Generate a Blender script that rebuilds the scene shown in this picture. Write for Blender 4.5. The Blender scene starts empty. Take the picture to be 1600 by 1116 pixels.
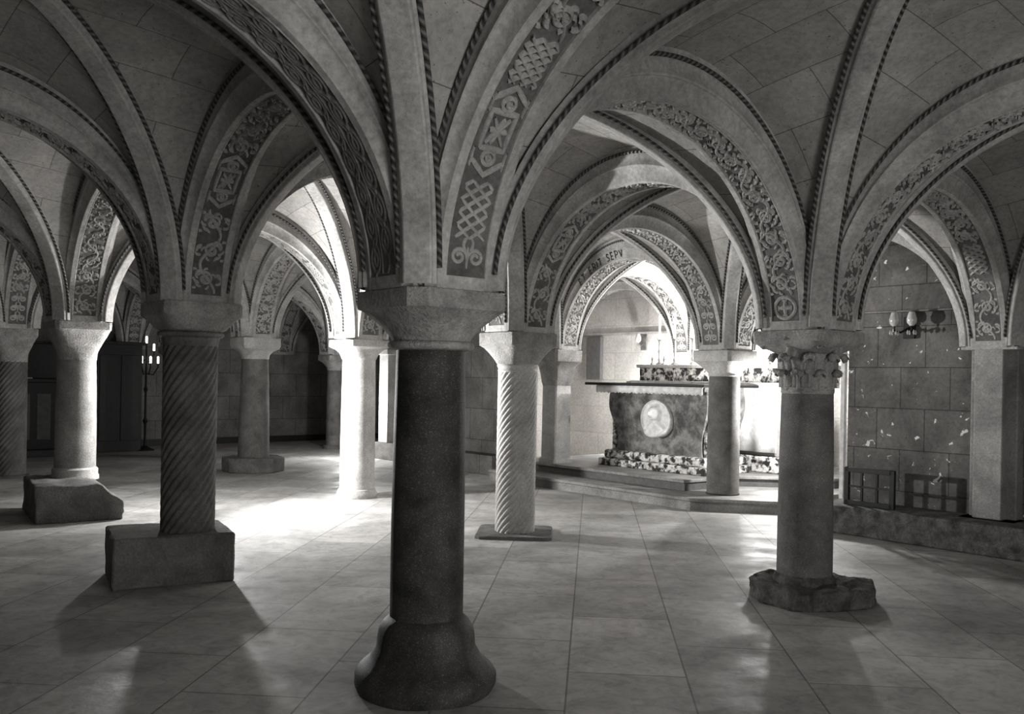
import bpy, math, random
from math import sin, cos, pi, sqrt
from mathutils import Vector, Matrix, noise
random.seed(7)
SC = bpy.context.scene
COL = SC.collection
H = 1.5                                   # eye height, metres

# ---------------------------------------------------------------- materials
MATS = {}
def nt(name):
    m = bpy.data.materials.new(name); m.use_nodes = True
    n = m.node_tree; n.nodes.clear()
    out = n.nodes.new('ShaderNodeOutputMaterial'); b = n.nodes.new('ShaderNodeBsdfPrincipled')
    n.links.new(b.outputs[0], out.inputs[0])
    MATS[name] = m
    return m, n, b
def ramp(n, src, stops):
    r = n.nodes.new('ShaderNodeValToRGB'); e = r.color_ramp.elements
    while len(e) < len(stops): e.new(0.5)
    for k, (p, v) in enumerate(stops):
        e[k].position = p; e[k].color = (v, v*0.99, v*0.975, 1)
    n.links.new(src, r.inputs[0]); return r.outputs[0]
def noise_tex(n, vec, scale, detail=5, rough=.6, dist=0):
    t = n.nodes.new('ShaderNodeTexNoise'); t.inputs['Scale'].default_value = scale
    t.inputs['Detail'].default_value = detail; t.inputs['Roughness'].default_value = rough
    t.inputs['Distortion'].default_value = dist
    n.links.new(vec, t.inputs['Vector']); return t.outputs['Fac']
def mult(n, a, b, fac=1, mode='MULTIPLY'):
    x = n.nodes.new('ShaderNodeMix'); x.data_type = 'RGBA'; x.blend_type = mode
    x.inputs[0].default_value = fac
    n.links.new(a, x.inputs[6])
    if isinstance(b, (int, float)): x.inputs[7].default_value = (b, b, b, 1)
    else: n.links.new(b, x.inputs[7])
    return x.outputs[2]
def posn(n):
    return n.nodes.new('ShaderNodeNewGeometry').outputs['Position']
def bump(n, b, src, strength, dist=.01):
    u = n.nodes.new('ShaderNodeBump'); u.inputs['Strength'].default_value = strength
    u.inputs['Distance'].default_value = dist
    n.links.new(src, u.inputs['Height']); n.links.new(u.outputs[0], b.inputs['Normal'])
def stone(name, lo, hi, scale=3, fine=40, bs=.5, rough=.85, p=(.36, .64), speck=None, bd=.01):
    m, n, b = nt(name)
    P = posn(n)
    c = ramp(n, noise_tex(n, P, scale, 6, .65, .3), [(p[0], lo), (p[1], hi)])
    f = noise_tex(n, P, fine, 4, .7)
    c = mult(n, c, ramp(n, f, [(.3, .72), (.7, 1.15)]))
    if speck:
        c = mult(n, c, ramp(n, noise_tex(n, P, speck[0], 3, .6), [(speck[1], 1), (speck[1]+.05, speck[2])]))
    n.links.new(c, b.inputs['Base Color']); b.inputs['Roughness'].default_value = rough
    b.inputs['Specular IOR Level'].default_value = .3
    bump(n, b, f, bs, bd)
    return m
def blocks(name, lo, hi, bw, bh, joint=.35, scale=2.2, msize=.006, rough=.8, stain=None, flakes=None):
    """pale dressed stone with block joints, laid out by the UV map in metres"""
    m, n, b = nt(name)
    P = posn(n)
    uv = n.nodes.new('ShaderNodeUVMap').outputs[0]
    c = ramp(n, noise_tex(n, P, scale, 6, .62, .6), [(.3, lo), (.7, hi)])
    f = noise_tex(n, P, 28, 5, .7)
    c = mult(n, c, ramp(n, f, [(.28, .78), (.6, 1.08)]))
    br = n.nodes.new('ShaderNodeTexBrick')
    br.inputs['Scale'].default_value = 1; br.inputs['Mortar Size'].default_value = msize
    br.inputs['Brick Width'].default_value = bw; br.inputs['Row Height'].default_value = bh
    br.inputs['Color1'].default_value = (1, 1, 1, 1); br.inputs['Color2'].default_value = (.86, .86, .86, 1)
    br.inputs['Mortar'].default_value = (joint, joint, joint, 1); br.inputs['Mortar Smooth'].default_value = .3
    n.links.new(uv, br.inputs['Vector'])
    c = mult(n, c, br.outputs['Color'])
    # little dark pits
    c = mult(n, c, ramp(n, noise_tex(n, P, 55, 2, .5), [(.27, .45), (.33, 1)]))
    if flakes:
        fl = ramp(n, noise_tex(n, P, flakes, 3, .55, .5), [(.66, 0), (.69, 1)])
        x = n.nodes.new('ShaderNodeMix'); x.data_type = 'RGBA'
        n.links.new(fl, x.inputs[0]); n.links.new(c, x.inputs[6]); x.inputs[7].default_value = (.75, .75, .74, 1)
        c = x.outputs[2]
    n.links.new(c, b.inputs['Base Color']); b.inputs['Roughness'].default_value = rough
    b.inputs['Specular IOR Level'].default_value = .25
    bump(n, b, f, .25, .006)
    return m
def plain(name, v, rough=.6, metal=0, emit=0, spec=.4):
    m, n, b = nt(name)
    P = posn(n)
    c = ramp(n, noise_tex(n, P, 14, 4), [(.3, v*.75), (.7, v*1.1)])
    n.links.new(c, b.inputs['Base Color']); b.inputs['Roughness'].default_value = rough
    b.inputs['Metallic'].default_value = metal; b.inputs['Specular IOR Level'].default_value = spec
    if emit:
        b.inputs['Emission Color'].default_value = (1, 1, .98, 1); b.inputs['Emission Strength'].default_value = emit
    return m

blocks('web_stone', .34, .52, .62, .36, .35, msize=.003)
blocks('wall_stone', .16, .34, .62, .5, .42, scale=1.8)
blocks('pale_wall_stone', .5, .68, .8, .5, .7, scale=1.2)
blocks('flaking_wall_stone', .10, .26, .5, .42, .45, scale=1.8, flakes=11)
stone('arch_stone', .36, .56, 2.6, 34, .35)
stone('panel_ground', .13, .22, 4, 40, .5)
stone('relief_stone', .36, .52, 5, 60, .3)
stone('painted_relief', .17, .27, 5, 60, .3)
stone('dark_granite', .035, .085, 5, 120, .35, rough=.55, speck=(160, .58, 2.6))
stone('grey_granite', .13, .24, 4, 110, .4, rough=.7, speck=(150, .6, 1.8))
stone('pale_marble', .42, .62, 3, 60, .3, rough=.6)
stone('worn_marble', .26, .42, 3, 60, .4, rough=.7)
stone('brown_marble', .12, .24, 4, 60, .4, rough=.7)
stone('capital_stone', .34, .52, 7, 60, .8, bd=.02)
stone('rough_stone', .09, .26, 8, 50, 1, bd=.03)
stone('block_stone', .15, .27, 4, 60, .7, bd=.015)
stone('altar_marble', .12, .36, 5, 24, .15, rough=.4, p=(.4, .6))
stone('breccia', .05, .8, 11, 20, .2, rough=.4, p=(.45, .55))
stone('step_stone', .22, .4, 2.5, 50, .3, rough=.55)
plain('dark_wood', .03, .5); plain('black_iron', .02, .5, .3); plain('white_cloth', .85, .9)
plain('white_wax', .85, .5, 0, .6); plain('white_marble', .82, .6); plain('lit_candle', .9, .5, 0, 3); plain('brass', .4, .35, .8)
plain('white_paint', .75, .6); plain('niche_shade', .004, 1, spec=0); plain('glass_white', .6, .15, 0, 0, 1)
plain('letter_paint', .05, .8); plain('dark_slate', .17, .7)
# carved rope: slanted stripes from the UV
m, n, b = nt('rope_stone')
uv = n.nodes.new('ShaderNodeUVMap').outputs[0]
sp = n.nodes.new('ShaderNodeSeparateXYZ'); n.links.new(uv, sp.inputs[0])
def mth(n, op, a, c=None):
    x = n.nodes.new('ShaderNodeMath'); x.operation = op
    for k, s in enumerate((a, c)):
        if s is None: continue
        if isinstance(s, (int, float)): x.inputs[k].default_value = s
        else: n.links.new(s, x.inputs[k])
    return x.outputs[0]
w = mth(n, 'SINE', mth(n, 'MULTIPLY', mth(n, 'ADD', mth(n, 'MULTIPLY', sp.outputs[0], 26.0), mth(n, 'MULTIPLY', sp.outputs[1], 1.0)), 2*pi))
c = ramp(n, mth(n, 'ADD', mth(n, 'MULTIPLY', w, .5), .5), [(.15, .06), (.75, .2)])
n.links.new(c, b.inputs['Base Color']); b.inputs['Roughness'].default_value = .85
bump(n, b, w, .8, .01)
# worn stone floor: slabs laid diagonally to the bays
m, n, b = nt('floor_slabs')
P = posn(n)
mp = n.nodes.new('ShaderNodeMapping'); mp.inputs['Rotation'].default_value = (0, 0, math.radians(-84.9)); mp.inputs['Location'].default_value = (.3, .5, 0)
n.links.new(P, mp.inputs[0])
br = n.nodes.new('ShaderNodeTexBrick'); br.inputs['Scale'].default_value = 1
br.inputs['Brick Width'].default_value = 1.1; br.inputs['Row Height'].default_value = .6
br.inputs['Mortar Size'].default_value = .005; br.inputs['Mortar Smooth'].default_value = .2
br.inputs['Color1'].default_value = (1, 1, 1, 1); br.inputs['Color2'].default_value = (.74, .74, .74, 1); br.inputs['Mortar'].default_value = (.4, .4, .4, 1)
n.links.new(mp.outputs[0], br.inputs['Vector'])
c = ramp(n, noise_tex(n, P, 1.5, 7, .66, .8), [(.3, .34), (.7, .64)])
c = mult(n, c, br.outputs['Color'])
c = mult(n, c, ramp(n, noise_tex(n, P, 9, 5, .7, 1.2), [(.3, .72), (.55, 1.05)]))
n.links.new(c, b.inputs['Base Color'])
rr = ramp(n, noise_tex(n, P, 2.5, 5, .6), [(.35, .42), (.65, .75)]); n.links.new(rr, b.inputs['Roughness'])
bump(n, b, noise_tex(n, P, 6, 6, .6), .25, .02)

# ---------------------------------------------------------------- mesh helpers
class MB:
    def __init__(s): s.v = []; s.f = []; s.uv = []
    def add(s, vs, fs, uvs=None):
        o = len(s.v); s.v += [tuple(x) for x in vs]
        for k, f in enumerate(fs):
            s.f.append(tuple(i+o for i in f))
            s.uv.append(uvs[k] if uvs else None)
    def grid(s, rows, closed=False, uvs=None):
        nr, nc = len(rows), len(rows[0]); vs = [p for r in rows for p in r]; fs = []; us = []
        for i in range(nr-1):
            for j in range(nc if closed else nc-1):
                k = (j+1) % nc
                fs.append((i*nc+j, i*nc+k, (i+1)*nc+k, (i+1)*nc+j))
                if uvs: us.append((uvs[i][j], uvs[i][j+1 if closed else k], uvs[i+1][j+1 if closed else k], uvs[i+1][j]))
        s.add(vs, fs, us if uvs else None)
    def box(s, c, d, rot=0, uv=False):
        x, y, z = d[0]/2, d[1]/2, d[2]/2
        R = Matrix.Rotation(rot, 3, 'Z'); C = Vector(c)
        vs = [C + R @ Vector((sx*x, sy*y, sz*z)) for sz in (-1, 1) for sy in (-1, 1) for sx in (-1, 1)]
        fs = [(0, 2, 3, 1), (4, 5, 7, 6), (0, 1, 5, 4), (2, 6, 7, 3), (0, 4, 6, 2), (1, 3, 7, 5)]
        us = None
        if uv:
            us = [((0, 0),)*4, ((0, 0),)*4,
                  ((0, 0), (d[0], 0), (d[0], d[2]), (0, d[2])), ((0, 0), (0, d[2]), (d[0], d[2]), (d[0], 0)),
                  ((0, 0), (0, d[2]), (d[1], d[2]), (d[1], 0)), ((0, 0), (d[1], 0), (d[1], d[2]), (0, d[2]))]
        s.add(vs, fs, us)
    def lathe(s, prof, c=(0, 0, 0), n=40, mod=None):
        rows = []
        for (r, z) in prof:
            rows.append([Vector((c[0]+(r*cos(2*pi*k/n))*(mod(k/n, z) if mod else 1), c[1]+(r*sin(2*pi*k/n))*(mod(k/n, z) if mod else 1), c[2]+z)) for k in range(n)])
        o = len(s.v); s.grid(rows, closed=True)
        s.f.append(tuple(range(o, o+n))[::-1]); s.uv.append(None)
        t = len(s.v); s.f.append(tuple(range(t-n, t))); s.uv.append(None)
    def tube(s, pts, r, n=8):
        pts = [Vector(p) for p in pts]; rows = []
        for i, p in enumerate(pts):
            d = (pts[min(i+1, len(pts)-1)]-pts[max(i-1, 0)]).normalized()
            a = d.cross(Vector((0, 0, 1)))
            if a.length < .05: a = d.cross(Vector((1, 0, 0)))
            a.normalize(); b_ = d.cross(a)
            rr = r[i] if isinstance(r, (list, tuple)) else r
            rows.append([p+a*rr*cos(2*pi*k/n)+b_*rr*sin(2*pi*k/n) for k in range(n)])
        o = len(s.v); s.grid(rows, closed=True)
        s.f.append(tuple(range(o, o+n))); s.uv.append(None)
        t = len(s.v); s.f.append(tuple(range(t-n, t))[::-1]); s.uv.append(None)
    def poly(s, pts, z0, z1):                    # vertical prism
        n = len(pts)
        vs = [(x, y, z0) for x, y in pts]+[(x, y, z1) for x, y in pts]
        s.add(vs, [tuple(range(n))[::-1], tuple(range(n, 2*n))]+[(k, (k+1) % n, n+(k+1) % n, n+k) for k in range(n)])
    def build(s, name, mat, parent=None, origin=(0, 0, 0), smooth=35, bevel=0):
        me = bpy.data.meshes.new(name)
        O = Vector(origin)
        me.from_pydata([tuple(Vector(v)-O) for v in s.v], [], s.f)
        if any(u for u in s.uv):
            l = me.uv_layers.new(name='UVMap'); k = 0
            for f, u in zip(s.f, s.uv):
                for q in range(len(f)):
                    if u: l.data[k].uv = u[q][:2]
                    k += 1
        me.materials.append(MATS[mat])
        me.update()
        ob = bpy.data.objects.new(name, me); COL.objects.link(ob)
        if parent: ob.parent = parent
        else: ob.location = O
        if bevel:
            bv = ob.modifiers.new('bevel', 'BEVEL'); bv.width = bevel; bv.segments = 2; bv.limit_method = 'ANGLE'; bv.angle_limit = .6
        if smooth:
            me.polygons.foreach_set('use_smooth', [True]*len(me.polygons))
            me.set_sharp_from_angle(angle=math.radians(smooth))
        return ob
def tag(o, label, cat, group=None, kind='thing'):
    o['label'] = label; o['category'] = cat; o['kind'] = kind
    if group: o['group'] = group
    return o
def thing(name, label, cat, loc, group=None):
    o = bpy.data.objects.new(name, None); COL.objects.link(o); o.location = loc
    o.empty_display_size = .1
    return tag(o, label, cat, group)
def struct(o): o['kind'] = 'structure'; return o

# ---------------------------------------------------------------- plan of the crypt (units of H)
U = Vector((-1.334, 1.599)); V = Vector((1.654, 1.379)); A0 = Vector((-.2626, 2.92))
OVR = {(0, 0): (-.2626, 2.92), (1, 0): (-1.57, 4.42), (2, 0): (-3.10, 6.45), (3, 0): (-4.64, 8.4), (0, 1): (1.368, 4.19), (1, 1): (.035, 5.82),
       (2, 1): (-1.26, 7.45), (3, 1): (-2.64, 9.3), (1, 2): (1.713, 7.3), (2, 2): (.44, 8.86), (4, 2): (-2.40, 12.3), (0, 2): (3.05, 5.66)}
ZS = {(0, 0): 1.90, (1, 0): 2.0, (2, 0): 2.01, (3, 0): 2.06, (0, 1): 1.855, (1, 1): 1.93, (2, 1): 1.93, (3, 1): 2.05, (1, 2): 1.874, (2, 2): 1.92, (4, 2): 1.9, (0, 2): 1.86}
def W(i, j, z=0):
    p = (A0+U*i+V*j)*H
    return Vector((p.x, p.y, z))
def node(i, j):
    if (i, j) in OVR: p = Vector(OVR[(i, j)])*H
    else:
        p = W(4.88 if i == 5 else i, j)
    return Vector((p[0], p[1]))
def zs(i, j): return ZS.get((i, j), 1.93)
DIRU = U.normalized(); DIRV = V.normalized()
ANG = math.atan2(DIRV.y, DIRV.x)                 # rotation of the bay grid

R_IN = 1.22; R_WEB = 1.46; DOME = .17; KW = .862
class Arch:
    def __init__(s, a, b_):
        s.P = node(*a); s.Q = node(*b_); s.za = zs(*a); s.zb = zs(*b_)
        d = s.Q-s.P; s.L = d.length/2; s.d = d.normalized(); s.n = Vector((-s.d.y, s.d.x)); s.m = (s.P+s.Q)/2
        s.aw = KW*s.L; s.ai = s.aw-.055
        s.tab = [0]; N = 200; prev = s.pt(0, 0, 0)
        for k in range(1, N+1):
            p = s.pt(pi*k/N, 0, 0); s.tab.append(s.tab[-1]+(p-prev).length); prev = p
        s.len = s.tab[-1]
    def pt(s, tau, w, r):
        k = min(max(r, -.05)/.24, 1.05)
        t = -(s.ai+(s.aw-s.ai)*k)*cos(tau)
        z = s.za+(s.zb-s.za)*(t/s.L+1)/2+(R_IN+r)*sin(tau)
        p = s.m+s.d*t+s.n*w
        return Vector((p.x, p.y, z))
    def tau(s, l):
        l = min(max(l, 0), s.len*.99999); lo, hi = 0, len(s.tab)-1
        while hi-lo > 1:
            m_ = (lo+hi)//2
            if s.tab[m_] <= l: lo = m_
            else: hi = m_
        return pi*(lo+(l-s.tab[lo])/max(1e-9, s.tab[hi]-s.tab[lo]))/(len(s.tab)-1)

# ---- camera test used only to leave out arches nobody can see
F = 1415.0
def inframe(p, pad=60):
    Y = p.y/H
    if Y < .12: return False
    px = F*(p.x/H)/Y; py = -F*(p.z/H-1)/Y
    x = 800+px-py*.018; y = 591+px*.018+py
    return -pad < x < 1600+pad and -pad < y < 1116+pad

PROF = [(0, .022), (.108, .022), (.111, 0), (.117, -.005), (.123, 0), (.15, 0), (.158, .004), (.162, .03), (.168, .065), (.179, .098), (.193, .118),
        (.203, .122), (.209, .132), (.205, .15), (.2, .175), (.203, .205), (.208, .25), (.208, .33)]
PROFILE = [(-w, r) for w, r in PROF[:0:-1]]+PROF

def rope(mb, f, tau0, tau1, w, r, rad, n=72, sides=8, length=3.5):
    rows = []; uv = []
    for i in range(n+1):
        tau = tau0+(tau1-tau0)*i/n
        rows.append([f(tau, w+rad*cos(2*pi*k/sides), r+rad*sin(2*pi*k/sides)) for k in range(sides)])
        uv.append([(i/n*length/ .9, k/sides) for k in range(sides+1)])
    mb.grid(rows, closed=True, uvs=uv)

# ---- carved patterns, as strokes in (l, w): l metres from the springing, w across
def spiral(cx, cy, r0, r1, a0, turns, n=18):
    return [(cx+(r0+(r1-r0)*k/n)*cos(a0+turns*2*pi*k/n), cy+(r0+(r1-r0)*k/n)*sin(a0+turns*2*pi*k/n)) for k in range(n+1)]
def leaf(cx, cy, a, L, bend=.6, n=6):
    return [(cx+L*(k/n)*cos(a+bend*k/n), cy+L*(k/n)*sin(a+bend*k/n)) for k in range(n+1)]
def pat_vine(l0, l1, rnd, fine=1):
    """running scroll: a wavy stem, a spiral tendril in every bay of it, split leaves filling the corners"""
    S = []; n = max(1, int((l1-l0)/.155)); per = (l1-l0)/n
    S.append(([(l0+(l1-l0)*k/(n*14), .052*cos(pi*(k/14))*(1 if True else 0)) for k in range(n*14+1)], .0075))
    for k in range(n):
        c = l0+(k+.5)*per; sg = 1 if k % 2 else -1
        S.append((spiral(c, sg*.012, .052, .010, sg*1.2, -sg*1.45, 22), .0068))
        for q in range(5):
            a = q*1.256+rnd.uniform(-.3, .3); S.append((leaf(c+.05*cos(a), sg*.012+.045*sin(a), a, .034, rnd.choice((-1.1, 1.1)), 4), .0055)); S.append((leaf(c+.006*cos(a), sg*.012+.006*sin(a), a, .028, rnd.choice((-1.1, 1.1)), 4), .0062))
        for e in (-1, 1):
            S.append((leaf(c+e*.055, sg*.035, sg*(1.2 if e > 0 else 1.9), .055, sg*e*1.3), .007))
            S.append((leaf(c+e*.03, -sg*.055, -sg*(.5+.8*rnd.random())*1.0 if e > 0 else pi+sg*.7, .045, -e*sg*1.3), .0065))
            S.append((leaf(c+e*.06, sg*.07, pi/2*(1-e)+e*sg*.5, .03, e*sg*1.2), .0062))
        S.append((leaf(c-.01, -sg*.088, 0, .04, sg*.8, 4), .0062))
        S.append((leaf(c+.01, sg*.088, pi, .05, sg*.8, 4), .0062))
    return S
def pat_knot(l0, l1, rnd, strands=4):
    S = []; n = int((l1-l0)/.012)
    for q in range(strands):
        S.append(([(l0+(l1-l0)*k/n, .072*math.asin(sin(2*pi*((l0+(l1-l0)*k/n)-l0)/.23+q*2*pi/strands))/(pi/2)) for k in range(n+1)], .006))
    return S
def pat_geo(l0, l1, rnd):
    S = []; c = (l0+l1)/2; h = (l1-l0)/2
    S.append(([(l0+.07, -.085), (l0, 0), (l0+.07, .085)][::1], .009))
    S.append(([(l1-.07, -.085), (l1, 0), (l1-.07, .085)], .009))
    S.append(([(c-.085, -.06), (c+.085, -.06), (c+.085, .06), (c-.085, .06), (c-.085, -.06)], .009))
    for q in (-1, 1):
        cc = c+q*.125
        S.append((spiral(cc, 0, .03, .03, 0, 1.02, 14), .007)); S.append((spiral(cc, 0, .01, .01, 0, 1.02, 8), .006))
        S.append(([(c+q*.085, -.08), (c+q*.17, -.08)], .006)); S.append(([(c+q*.085, .08), (c+q*.17, .08)], .006))
    S.append(([(c-.06, -.04), (c+.06, .04)], .007)); S.append(([(c-.06, .04), (c+.06, -.04)], .007))
    for q in (-1, 1):
        S.append((leaf(c, 0, q*pi/2, .042, 0), .008)); S.append((leaf(c, 0, pi/2-q*pi/2, .06, .3), .007))
    return S
def pat_pair(l0, l1, rnd):
    S = []; n = max(1, int((l1-l0)/.13)); per = (l1-l0)/n
    for k in range(n):
        c = l0+(k+.5)*per
        for sg in (-1, 1):
            S.append((spiral(c, sg*.042, .04, .01, -sg*1.8, sg*1.5, 18), .0065))
            S.append((leaf(c+.03, sg*.01, sg*.9, .06, -sg*.9), .006))
        S.append((leaf(c-.05, 0, 0, .1, 0), .005))
    return S
def pat_ovals(l0, l1, rnd):
    S = []; k = 0; l = l0+.07
    while l < l1-.06:
        sg = 1 if k % 2 else -1
        S.append(([(l+.062*cos(a*.449), sg*.047+.033*sin(a*.449)) for a in range(15)], .0075))
        S.append(([(l+.03*cos(a*.628), sg*.045+.014*sin(a*.628)) for a in range(11)], .007))
        S.append((leaf(l-.055, sg*.045, pi-sg*.4, .09, sg*.5), .006))
        S.append((leaf(l+.05, sg*.045, -sg*.5, .1, 0), .005))
        l += .075; k += 1
    S.append(([(l0, 0), (l1, 0)], .004))
    return S
def pat_cross(l0, rnd):
    S = []; c = l0+.075
    S.append((spiral(c, 0, .07, .07, 0, 1.03, 26), .009))
    S.append(([(c-.052, 0), (c+.052, 0)], .011)); S.append(([(c, -.046), (c, .046)], .011))
    for q in (-1, 1):
        S.append(([(c+q*.05, -.018), (c+q*.05, .018)], .007)); S.append(([(c-.018, q*.044), (c+.018, q*.044)], .007))
    return S
def densify(pts, step=.03):
    out = [pts[0]]
    for a, b_ in zip(pts, pts[1:]):
        d = sqrt((b_[0]-a[0])**2+(b_[1]-a[1])**2); n = max(1, int(d/step))
        for k in range(1, n+1): out.append((a[0]+(b_[0]-a[0])*k/n, a[1]+(b_[1]-a[1])*k/n))
    return out
def stroke(mb, f, pts, hw, base, top):
    """ribbon with a raised back; f(l, w, r) -> point"""
    pts = densify(pts); rows = []
    for i, (l, w) in enumerate(pts):
        a = pts[max(i-1, 0)]; b_ = pts[min(i+1, len(pts)-1)]
        dx, dy = b_[0]-a[0], b_[1]-a[1]; q = sqrt(dx*dx+dy*dy) or 1
        nx, ny = -dy/q, dx/q
        g = 1 if 0 < i < len(pts)-1 else .6
        rows.append([f(l+nx*e*hw*g, max(-.106, min(.106, (w*1.14)+ny*e*hw*g)), base+(top-base)*h_) for e, h_ in ((-1.05, 0), (-.8, .7), (0, 1), (.8, .7), (1.05, 0))])
    mb.grid(rows)

NAMES = {(0, 0): 'nearest dark column', (1, 0): 'left spiral column', (2, 0): 'column on chipped block', (3, 0): 'left-edge spiral column',
         (0, 1): 'leafy-capital column', (1, 1): 'central spiral column', (2, 1): 'smooth pale column', (3, 1): 'low-plinth column',
         (1, 2): 'altar-step column', (2, 2): 'pier left of altar', (4, 2): 'thin farthest column', (0, 2): 'right wall pilaster',
         (0, -1): 'left foreground', (1, -1): 'left edge', (2, -1): 'far left edge', (3, -1): 'left dark aisle', (4, -1): 'left rear corner', (-1, 0): 'upper right foreground', (-1, 1): 'right edge',
         (-1, -1): 'foreground overhead', (-1, 2): 'wall beyond right edge', (4, 0): 'left rear wall bay', (4, 1): 'hidden rear column', (3, 2): 'middle wall',
         (5, 0): 'rear wall at left', (5, 1): 'rear wall, centre left', (5, 2): 'rear wall corner', (5, -1): 'rear wall, dark left end', (5, 3): 'rear wall, hidden end', (0, 3): 'back wall, right end',
         (1, 3): 'back wall right of candles', (2, 3): 'back wall behind candles', (3, 3): 'back wall, left end', (4, 3): 'rear right corner'}
PATS = {((0, 0), (-1, 0)): 'mixed', ((0, 0), (0, -1)): 'ovals', ((0, 1), (0, 0)): 'cross'}
def build_arch(a, b_, nrel=True):
    A = Arch(a, b_)
    if not any(inframe(A.pt(pi*k/24, w, 0)) for k in range(25) for w in (-.15, .15)): return
    near = min(A.m.length, A.P.length, A.Q.length) < 9
    O = Vector((A.m.x, A.m.y, 0)); O = Vector((A.P.x, A.P.y, A.za))
    rows = []; N = 64
    for i in range(N+1): rows.append([A.pt(pi*i/N, w, r) for w, r in PROFILE])
    mb = MB(); mb.grid(rows)
    o = mb.build('transverse_arch', 'arch_stone', None, O, 30)
    tag(o, 'carved arch from %s to %s' % (NAMES[a], NAMES[b_]), 'arch', 'carved transverse arches')
    # sunk ground of the panel
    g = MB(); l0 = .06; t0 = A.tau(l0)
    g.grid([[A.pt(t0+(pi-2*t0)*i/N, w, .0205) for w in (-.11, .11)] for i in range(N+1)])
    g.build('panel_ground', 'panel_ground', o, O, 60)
    # ends of the panel are filled flush
    for lo, hi in ((0, l0), (A.len-l0, A.len)):
        e = MB(); e.grid([[A.pt(A.tau(lo+(hi-lo)*i/4), w, -.001) for w in (-.118, .118)] for i in range(5)])
        e.build('panel_border', 'arch_stone', o, O, 60)
    rb = MB()
    rnd = random.Random(hash(str((a, b_))) % 1000 if False else (a[0]*31+a[1]*17+b_[0]*7+b_[1]*3+500))
    key = PATS.get((a, b_)) or rnd.choice(['vine', 'vine', 'knotvine', 'geovine', 'pair'])
    half = A.len/2
    for side in (0, 1):
        S = []
        s0 = l0+.012; s1 = half+ (0 if side else -.01)
        if key == 'mixed':
            S += pat_pair(s0, s0+.15, rnd)+pat_knot(s0+.16, s0+.42, rnd)+pat_geo(s0+.45, s0+.86, rnd)+pat_knot(s0+.88, s0+1.1, rnd, 5)+pat_vine(s0+1.12, s1, rnd)
        elif key == 'ovals': S += pat_ovals(s0, s1, rnd)
        elif key == 'cross': S += pat_cross(s0, rnd)+pat_vine(s0+.16, s1, rnd)
        elif key == 'vine': S += pat_vine(s0, s1, rnd)
        elif key == 'pair': S += pat_pair(s0, s0+.4, rnd)+pat_vine(s0+.42, s1, rnd)
        elif key == 'knotvine': S += pat_vine(s0, s0+.6, rnd)+pat_knot(s0+.62, s0+.95, rnd)+pat_vine(s0+.97, s1, rnd)
        else: S += pat_vine(s0, s0+.6, rnd)+pat_geo(s0+.62, s0+1.03, rnd)+pat_vine(s0+1.05, s1, rnd)
        for pts, hw in S:
            if side: f = lambda l, w, r: A.pt(A.tau(A.len-l), -w, r)
            else: f = lambda l, w, r: A.pt(A.tau(l), w, r)
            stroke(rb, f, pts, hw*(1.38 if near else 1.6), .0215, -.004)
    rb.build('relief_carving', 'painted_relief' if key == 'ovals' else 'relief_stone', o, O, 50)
    for sg in (-1, 1):
        rp = MB(); rope(rp, A.pt, .03, pi-.03, sg*.214, .236, .014)
        rp.build('rope_moulding', 'rope_stone', o, O, 60)
    return A, o, O

# ---- vault webs and diagonal ribs
class Bay:
    def __init__(s, i, j):
        s.c = [(i, j), (i+1, j), (i+1, j+1), (i, j+1)]
        s.p = [node(*c) for c in s.c]; s.z = [zs(*c) for c in s.c]
        s.Ls = ((s.p[1]-s.p[0]).length+(s.p[2]-s.p[3]).length)/4; s.Lt = ((s.p[3]-s.p[0]).length+(s.p[2]-s.p[1]).length)/4
    def bl(s, x, y, q):
        a, b_ = (x+1)/2, (y+1)/2
        return q[0]*(1-a)*(1-b_)+q[1]*a*(1-b_)+q[2]*a*b_+q[3]*(1-a)*b_
    def at(s, x, y, rise):
        p = s.bl(x, y, s.p)
        return Vector((p.x, p.y, s.bl(x, y, s.z)+rise+DOME*(1-x*x)*(1-y*y)))
web = MB()
def build_web(i, j):
    B = Bay(i, j); N = 36; M = 8
    for side in range(4):
        rows = []; uv = []
        for k in range(N+1):
            tau = pi*k/N; t = -KW*cos(tau); row = []; ur = []
            for q in range(M+1):
                x = 1+(abs(t)-1)*q/M; y = t
                x = max(x, abs(t))
                a, b_ = [(x, y), (-x, -y), (y, x), (-y, -x)][side]
                p = B.at(a, b_, R_WEB*sin(tau)); row.append(p)
                ur.append((x*1.58+side*.23, tau*1.45+side*.13))
            rows.append(row); uv.append(ur)
        web.grid(rows, uvs=uv)
def rib_f(B, dg):
    def f(tau, w, r):
        c = -KW*cos(tau); x, y = (c, c) if dg == 0 else (c, -c)
        p = B.at(x, y, (R_WEB+r)*sin(tau))
        p0, p1 = (B.p[0], B.p[2]) if dg == 0 else (B.p[3], B.p[1])
        d = (p1-p0).normalized(); n_ = Vector((-d.y, d.x))
        # radial offset in plan near the springing, sideways offset everywhere
        k = -cos(tau)*r*.8
        return Vector((p.x+d.x*k+n_.x*w, p.y+d.y*k+n_.y*w, p.z))
    return f
RIBP = [(-.085, .05), (-.083, -.012), (-.07, -.022), (-.066, -.045), (-.058, -.052), (0, -.056), (.058, -.052), (.066, -.045), (.07, -.022), (.083, -.012), (.085, .05)]
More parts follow.
